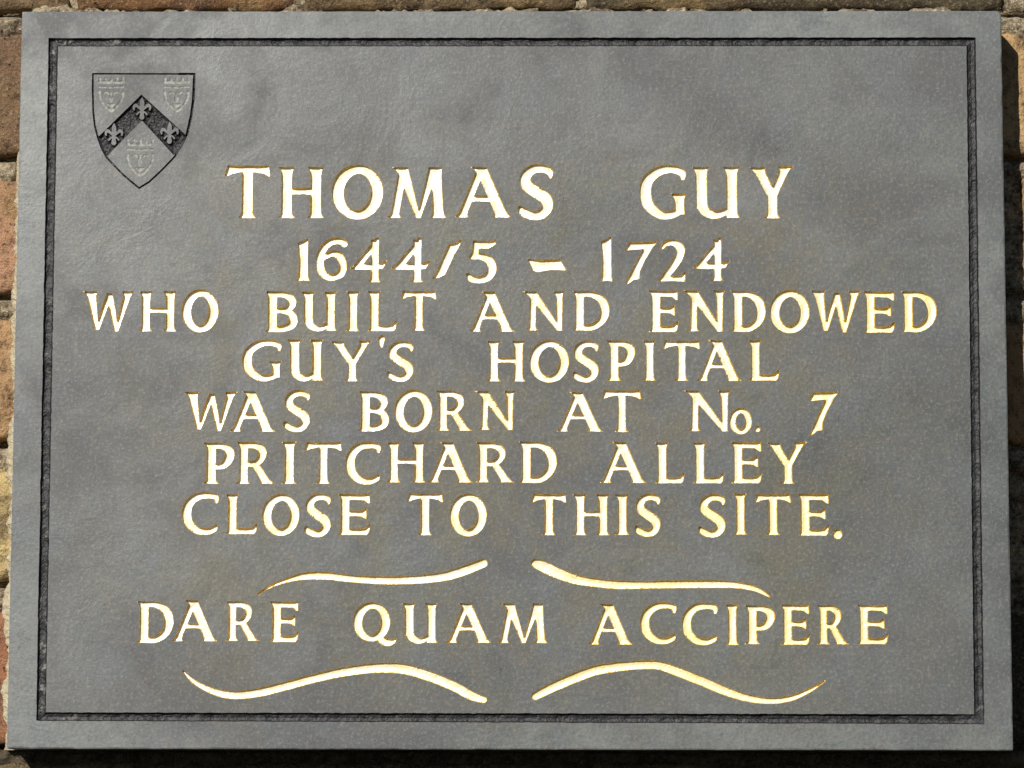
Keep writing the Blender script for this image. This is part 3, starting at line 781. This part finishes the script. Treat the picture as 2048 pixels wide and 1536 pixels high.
# lightly scratched crowned heads
def head_prims(cx, cz, k):
    g = lambda pts: [(cx + x * k, cz + z * k, w_ * 1.9) for x, z, w_ in pts]
    L = []
    L.append(g([(-6.6, 4.6, 0.7), (0, 4.3, 0.6), (6.6, 4.6, 0.7)]))
    L.append(g([(-6.6, 7.4, 1.0), (0, 7.1, 0.9), (6.6, 7.4, 1.0)]))
    for q in (-6.2, -3.1, 0, 3.1, 6.2):
        L.append(g([(q, 7.4, 0.8), (q * 1.05, 9.6, 0.7)]))
    L.append(g([(-6.6, 1.8, 0.9), (-6.2, -1.6, 0.8), (-4.4, -5.2, 0.7), (-1.6, -8.2, 0.8), (0, -9.0, 0.9), (1.6, -8.2, 0.8), (4.4, -5.2, 0.7), (6.2, -1.6, 0.8), (6.6, 1.8, 0.9)]))
    L.append(g([(0, 1.2, 0.7), (-0.5, -1.6, 0.8), (0, -3.4, 1.0), (0.5, -1.6, 0.8)]))
    L.append(g([(-4.0, 1.0, 0.55), (-2.6, 1.5, 0.6), (-1.5, 0.6, 0.5)]))
    L.append(g([(4.0, 1.0, 0.55), (2.6, 1.5, 0.6), (1.5, 0.6, 0.5)]))
    L.append(g([(-1.8, -5.4, 0.6), (0, -5.9, 1.0), (1.8, -5.4, 0.6)]))
    L.append(g([(0, -6.6, 1.2), (0, -7.4, 1.0)]))
    return L
for (hx, hz), k in zip(HEADS, (0.95, 0.95, 1.02)):
    seed += 1
    prims = head_prims(hx, hz, k)
    f = lambda P, prims=prims: np.minimum.reduce([sd_stroke(P, p, per=5) for p in prims])
    V, F, _ = incise(f, (hx - 9, hx + 9, hz - 11, hz + 11), 0.24, 0.15, 0.22, 0.3, 0.35, 0.8, 0.10, seed * 1.7)
    mesh_obj('crowned_head', V, F.tolist(), M_LINE, shield)

# ---- chiselled border groove
def lerp(a, b, t):
    return (a[0] + (b[0] - a[0]) * t, a[1] + (b[1] - a[1]) * t)
def ring_pts(c, step=1.1):
    out = []
    for i in range(4):
        p, q = c[i], c[(i + 1) % 4]
        out.append((p, q))
    return out
NS = [int(480 / 1.1), int(350 / 1.1), int(480 / 1.1), int(350 / 1.1)]
prof = [(-0.28, -0.9), (0.0, 0.02), (0.13, 1.9), (0.3, 2.1), (0.46, 2.2), (0.62, 2.0), (0.8, 1.8), (0.9, 1.2), (1.0, 0.02), (1.25, -0.9)]
gv, gf = [], []
rows = 0
outer_hole, inner_hole = [], []
for sd in range(4):
    oa, ob = GROOVE_OUT[sd], GROOVE_OUT[(sd + 1) % 4]
    ia, ib = GROOVE_IN[sd], GROOVE_IN[(sd + 1) % 4]
    N = NS[sd]
    for k in range(N):
        t = k / N
        po = lerp(oa, ob, t); pi = lerp(ia, ib, t)
        j1 = 0.28 * nz(po[0], po[1], 4.0, 0.30) + 0.08 * nz(po[0], po[1], 8.0, 1.3)
        j2 = 0.28 * nz(pi[0], pi[1], 14.0, 0.30) + 0.14 * nz(pi[0], pi[1], 18.0, 0.7)
        L = math.hypot(pi[0] - po[0], pi[1] - po[1])
        ux, uy = (pi[0] - po[0]) / L, (pi[1] - po[1]) / L
        po = (po[0] + ux * j1, po[1] + uy * j1); pi = (pi[0] + ux * j2, pi[1] + uy * j2)
        outer_hole.append(po); inner_hole.append(pi)
        # shallow where the mason's border dies out in the lower right corner
        dbr = math.hypot(po[0] - GROOVE_OUT[2][0], po[1] - GROOVE_OUT[2][1])
        fade = 0.25 + 0.75 * min(1, dbr / 16.0)
        for c, d in prof:
            q = lerp(po, pi, c)
            dd = d
            if 0.05 < c < 0.95:
                ch = nz(q[0] * (1.0 if sd % 2 == 0 else 0.35), q[1] * (0.35 if sd % 2 == 0 else 1.0), 3.0, 0.13)
                dd = max(0.25, d * fade + (0.7 * ch + 0.3 * nz(q[0], q[1], 31.0, 0.55) + 0.15 * nz(q[0], q[1], 33.0, 1.4)) * fade)
            elif d < 0:
                dd = 1.2
            gv.append((q[0], dd, q[1]))
        rows += 1
m = len(prof)
for i in range(rows):
    j = (i + 1) % rows
    for k in range(1, m - 2):
        gf.append((i * m + k, i * m + k + 1, j * m + k + 1, j * m + k))
mesh_obj('border_groove', gv, gf, M_CUT, plaque)

# ---- slab: face with every cut opened in it, worn arris, sides
hw, hh = SW / 2, SH / 2
per = []
def edge_pts(a, b, n):
    return [lerp(a, b, i / n) for i in range(n)]
c = 1.6
corners = [(-hw, hh), (hw, hh), (hw, -hh), (-hw, -hh)]
outline = []
for i in range(4):
    p, q = corners[i], corners[(i + 1) % 4]
    L = math.hypot(q[0] - p[0], q[1] - p[1])
    rr = [0.8, 2.6, 0.8, 0.7][i]; r2 = [0.8, 2.6, 0.8, 0.7][(i + 1) % 4]
    a = lerp(p, q, rr / L); b = lerp(p, q, 1 - r2 / L)
    pprev = corners[i - 1]
    Lp = math.hypot(pprev[0] - p[0], pprev[1] - p[1])
    pa = lerp(p, pprev, rr / Lp)
    for t in (0.0, 0.33, 0.66):
        u = lerp(lerp(pa, p, t), lerp(p, a, t), t)
        outline.append((u, p))
    for e in edge_pts(a, b, int(L / 4)):
        outline.append((e, None))
def inset(pt, d):
    x, z = pt
    # move towards the middle, square fashion
    return (x - math.copysign(min(d, 99), x) * (abs(x) > hw - 4), z - math.copysign(d, z) * (abs(z) > hh - 4))
face_ring, mid_ring, side_ring, back_ring = [], [], [], []
for (pt, cr) in outline:
    x, z = pt
    wv = 0.18 * nz(x, z, 50.0, 0.08) + 0.14 * nz(x, z, 51.0, 0.4)
    chip = max(0.0, nz(x, z, 60.0, 0.09) - 0.42) * 3.0
    d1 = 0.75 + 0.35 * nz(x, z, 52.0, 0.3) + chip * 0.7
    face_ring.append(inset(pt, d1 + wv)); mid_ring.append((inset(pt, 0.25 * d1 + wv), 0.22 * d1)); side_ring.append((inset(pt, wv), 0.9 * d1)); back_ring.append((inset(pt, wv), TH + 3.0))
verts = [tuple(p) for p in face_ring]
n0 = len(verts)
edges = [(i, (i + 1) % n0) for i in range(n0)]
all_loops = [np.array(face_ring)] + CUTS + [np.array(outer_hole), np.array(inner_hole)]
for l in CUTS + [np.array(outer_hole), np.array(inner_hole)]:
    b = len(verts)
    verts += [tuple(p) for p in l]
    edges += [(b + i, b + (i + 1) % len(l)) for i in range(len(l))]
r = delaunay_2d_cdt([Vector(v) for v in verts], edges, [], 0, 1e-6)
V2 = np.array([tuple(v) for v in r[0]]); F2 = np.array([f for f in r[2] if len(f) == 3])
cen = V2[F2].mean(1)
keep = parity(cen, all_loops)
# lily islands belong to the lilies, not to the slab
if 'FLEUR_ISL' in globals():
    keep &= ~parity(cen, FLEUR_ISL)
F2 = F2[keep]
a = V2[F2[:, 1]] - V2[F2[:, 0]]; b = V2[F2[:, 2]] - V2[F2[:, 0]]
flp = (a[:, 0] * b[:, 1] - a[:, 1] * b[:, 0]) < 0
F2[flp] = F2[flp][:, ::-1]
sv = [(p[0], 0.0, p[1]) for p in V2]
sf = F2.tolist()
base = len(sv)
sv += [(p[0], 0.0, p[1]) for p in face_ring]
sv += [(p[0][0], p[1], p[0][1]) for p in mid_ring]
sv += [(p[0][0], p[1], p[0][1]) for p in side_ring]
sv += [(p[0][0], p[1], p[0][1]) for p in back_ring]
for k in range(3):
    for i in range(n0):
        j = (i + 1) % n0
        sf.append((base + k * n0 + i, base + (k + 1) * n0 + i, base + (k + 1) * n0 + j, base + k * n0 + j)[::-1])
sf.append([base + 3 * n0 + i for i in range(n0)])
mesh_obj('stone_slab', sv, sf, M_SLATE, plaque)

# ---- lumpy mortar bedding squeezed out round the back of the slab
bv, bf = [], []
path = []
for i in range(4):
    p, q = corners[i], corners[(i + 1) % 4]
    L = math.hypot(q[0] - p[0], q[1] - p[1])
    for e in edge_pts(p, q, int(L / 1.8)):
        path.append((e, i))
K = 7
for (x, z), sd in path:
    out = (0, 1) if sd == 0 else (1, 0) if sd == 1 else (0, -1) if sd == 2 else (-1, 0)
    n1 = nz(x, z, 5.0, 0.030) + 0.55 * nz(x, z, 7.0, 0.11) + 0.35 * nz(x, z, 9.0, 0.4)
    reach = {0: 7.2, 1: 1.5, 2: 1.5, 3: 7.2}[sd] + {0: 5.0, 1: 2.5, 2: 2.0, 3: 3.8}[sd] * n1
    if sd == 3 and z > 125:
        reach -= 4.0
    reach = max(0.2, reach)
    hgt = 3.0 + 1.2 * nz(x, z, 23.0, 0.2)
    for k in range(K):
        a_ = k / (K - 1) * math.pi / 2
        rr = reach * math.sin(a_) * (1 + 0.12 * nz(x * 0.7 + k, z * 0.7, 40.0, 1.0))
        yy = TH + 4.0 - (hgt + 2.5) * math.cos(a_) * (1 + 0.15 * nz(x + k, z, 44.0, 0.9))
        bv.append((x - out[0] * 0.5 + out[0] * rr, yy, z - out[1] * 0.5 + out[1] * rr))
n = len(path)
for i in range(n):
    j = (i + 1) % n
    for k in range(K - 1):
        bf.append((i * K + k, i * K + k + 1, j * K + k + 1, j * K + k))
bed = mesh_obj('mortar_bedding', bv, bf, M_BED, plaque)
bed.data.materials.append(M_MORTAR)
bed.data.polygons.foreach_set('material_index', np.array([1 if path[q // (K - 1)][1] != 3 else 0 for q in range(len(bf))], dtype=np.int32))

# ------------------------------------------------------------------ the brick wall behind
wall = thing('brick_wall', 'weathered wall of yellow, orange and brown stock bricks behind the slate plaque', 'wall', (0, 0, ZC))
# courses: (top edge, bottom edge) in mm from the slab's middle
courses = [(354, 288), (278, 212.0), (None, None)]
joints = [(278.5, 270.0), (201.8, 191.0), (122.8, 111.5), (48.0, 34.0), (-32.0, -46.0), (-107.0, -121.0), (-192.5, -200.5), (-269.0, -280.0)]
rowsz = [(346.0, joints[0][0])] + [(joints[i][1], joints[i + 1][0]) for i in range(len(joints) - 1)]
C = {
    'ochre': (0.60, 0.42, 0.19), 'tan': (0.22, 0.155, 0.08), 'dark': (0.095, 0.070, 0.043), 'brown': (0.17, 0.12, 0.065), 'salmon': (0.48, 0.22, 0.13),
    'orange': (0.52, 0.29, 0.14), 'pink': (0.46, 0.27, 0.15), 'red': (0.33, 0.145, 0.085), 'umber': (0.20, 0.115, 0.072), 'rust': (0.20, 0.10, 0.045)}
# bricks per course: joint positions (x) and the colour of each brick between them
def course_x(i):
    if i == 1:
        return [-590.0, -360.0, -237.0, -115.0, 38.0, 268.0, 498.0]
    pos = [-192.0, 38.0, 268.0] if i % 2 == 1 else [-305.0, -77.0, 150.0, 378.0]
    pos = [pos[0] - 230.0 * 2, pos[0] - 230.0] + pos + [pos[-1] + 230.0]
    return pos
pal = {1: {1: 'tan', 2: 'rust', 3: 'brown', 4: 'dark', 5: 'dark'}, 7: {0: 'brown', 1: 'brown', 2: 'dark', 3: 'dark', 4: 'dark'},
       2: {'l': 'umber', 'r': 'ochre'}, 3: {'l': 'pink', 'r': 'salmon'}, 4: {'l': 'orange', 'r': 'orange'}, 5: {'l': 'ochre', 'r': 'brown'}, 6: {'l': 'red', 'r': 'dark'}}  # right and bottom bricks in the slab's shadow coloured darker to deepen it
rnd = random.Random(5)
def make_brick(xa, xb, zt, zb, col, seed):
    cx, cz = (xa + xb) / 2, (zt + zb) / 2
    w_, h_ = xb - xa, zt - zb
    st = 2.6
    nx, nzv = max(2, int(w_ / st)), max(2, int(h_ / st))
    V, F = [], []
    off = rnd.uniform(-1.2, 1.2)
    tilt = rnd.uniform(-0.006, 0.006)
    idx = {}
    for j in range(nzv + 1):
        for i in range(nx + 1):
            x = -w_ / 2 + w_ * i / nx; z = -h_ / 2 + h_ * j / nzv
            e = min(w_ / 2 - abs(x), h_ / 2 - abs(z))
            wx, wz = x + seed * 31.7, z + seed * 17.3
            rag = max(0.0, 1 - e / 6.0)
            y = off + x * tilt + 1.1 * nz(wx, wz, 1.0, 0.035) + 0.8 * nz(wx, wz, 2.0, 0.14) + 0.45 * nz(wx, wz, 3.0, 0.5)
            y += rag ** 2.0 * (4.2 + 4.0 * nz(wx, wz, 5.0, 0.12) + 2.5 * nz(wx, wz, 6.0, 0.4))
            xx, zz = x, z
            if e < 0.1:
                k_ = 1.4 * nz(wx, wz, 7.0, 0.12) + 0.9 * nz(wx, wz, 8.0, 0.5)
                if abs(x) > w_ / 2 - 0.1: xx = x - math.copysign(1.0 + k_, x)
                if abs(z) > h_ / 2 - 0.1: zz = z - math.copysign(0.8 + k_, z)
            idx[i, j] = len(V)
            V.append((xx, y, zz))
    for j in range(nzv):
        for i in range(nx):
            F.append((idx[i, j], idx[i + 1, j], idx[i + 1, j + 1], idx[i, j + 1]))
    rim = [idx[i, 0] for i in range(nx + 1)] + [idx[nx, j] for j in range(1, nzv + 1)] + [idx[i, nzv] for i in range(nx - 1, -1, -1)] + [idx[0, j] for j in range(nzv - 1, 0, -1)]
    b = len(V)
    for q in rim:
        V.append((V[q][0] * 0.995, 60.0, V[q][2] * 0.98))
    n = len(rim)
    for k in range(n):
        l = (k + 1) % n
        F.append((rim[l], rim[k], b + k, b + l))
    o = mesh_obj('brick', V, F, M_BRICK, wall, loc=(cx * MM, 2.2 * MM, cz * MM), smooth=True)
    o.color = (*col, 1.0)
    return o
bs = 0
for i, (zt, zb) in enumerate(rowsz):
    xs_ = course_x(i)
    for k in range(len(xs_) - 1):
        g_ = 1.2 if i == 1 else 5.0
        xa, xb = xs_[k] + g_, xs_[k + 1] - g_
        if i == 1 and k == len(xs_) - 2: xa += 6.0
        if xb < -500 or xa > 500:
            continue
        # bricks wholly hidden behind the slab are not built
        if xa > -hw + 14 and xb < hw - 14 and zt < hh - 8 and zb > -hh + 14:
            continue
        bs += 1
        # which brick of the course shows at the left (1) or right (4) edge
        key = None
        if i in (1, 7):
            key = k
        elif xa < -265 < xb: key = 'l'
        elif xa < 272 < xb: key = 'r'
        nm = pal.get(i, {}).get(key)
        if nm is None:
            nm = rnd.choice(['ochre', 'tan', 'orange', 'pink', 'brown', 'salmon', 'red'])
        col = tuple(min(1, v * rnd.uniform(0.93, 1.07)) for v in C[nm])
        make_brick(xa, xb, zt, zb, col, bs)

# mortar: one continuous crumbly bed in all the joints, deepest just under each brick
jz = joints
def joint_depth(x, z):
    y = 6.5
    for zt, zb in jz:
        if zb - 2 < z < zt + 2:
            f = (zt - z) / (zt - zb)          # 0 under the brick above, 1 on the brick below
            y = 15.0 - 12.5 * min(1.0, max(0.0, (f - 0.12) / 0.2)) + 1.2 * nz(x, z, 80.0, 0.06)
            y += max(0, f - 0.75) * 6
            return y
    return y
mv, mf, mi = [], [], {}
st = 1.7
xa_, xb_, za_, zb_ = -470.0, 470.0, -272.0, 280.0
nx = int((xb_ - xa_) / st); nzz = int((zb_ - za_) / st)
def need(x, z):
    if abs(x) < hw - 25 and -hh + 25 < z < hh - 20:
        return False
    for zt, zb in jz:
        if zb - 4 < z < zt + 4:
            return True
    r_ = None
    for i, (zt, zb) in enumerate(rowsz):
        if zb <= z <= zt:
            for q in course_x(i):
                if abs(x - q) < 9:
                    return True
    return False
def mvert(i, j):
    if (i, j) not in mi:
        x = xa_ + i * st; z = za_ + j * st
        y = joint_depth(x, z) + 3.4 * nz(x, z, 90.0, 0.14) + 3.0 * nz(x, z, 91.0, 0.36) + 0.9 * nz(x, z, 92.0, 0.9)
        mi[i, j] = len(mv)
        mv.append((x, max(y, 0.6), z))
    return mi[i, j]
for j in range(nzz):
    for i in range(nx):
        if need(xa_ + (i + 0.5) * st, za_ + (j + 0.5) * st):
            mf.append((mvert(i, j), mvert(i + 1, j), mvert(i + 1, j + 1), mvert(i, j + 1)))
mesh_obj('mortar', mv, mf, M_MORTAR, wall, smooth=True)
# solid backing of the wall behind bricks and joints
bk = [(-480, 22, -285), (480, 22, -285), (480, 22, 350), (-480, 22, 350), (-480, 215, -285), (480, 215, -285), (480, 215, 350), (-480, 215, 350)]
mesh_obj('core', bk, [(0, 1, 2, 3), (5, 4, 7, 6), (4, 0, 3, 7), (1, 5, 6, 2), (3, 2, 6, 7), (4, 5, 1, 0)], M_MORTAR, wall)
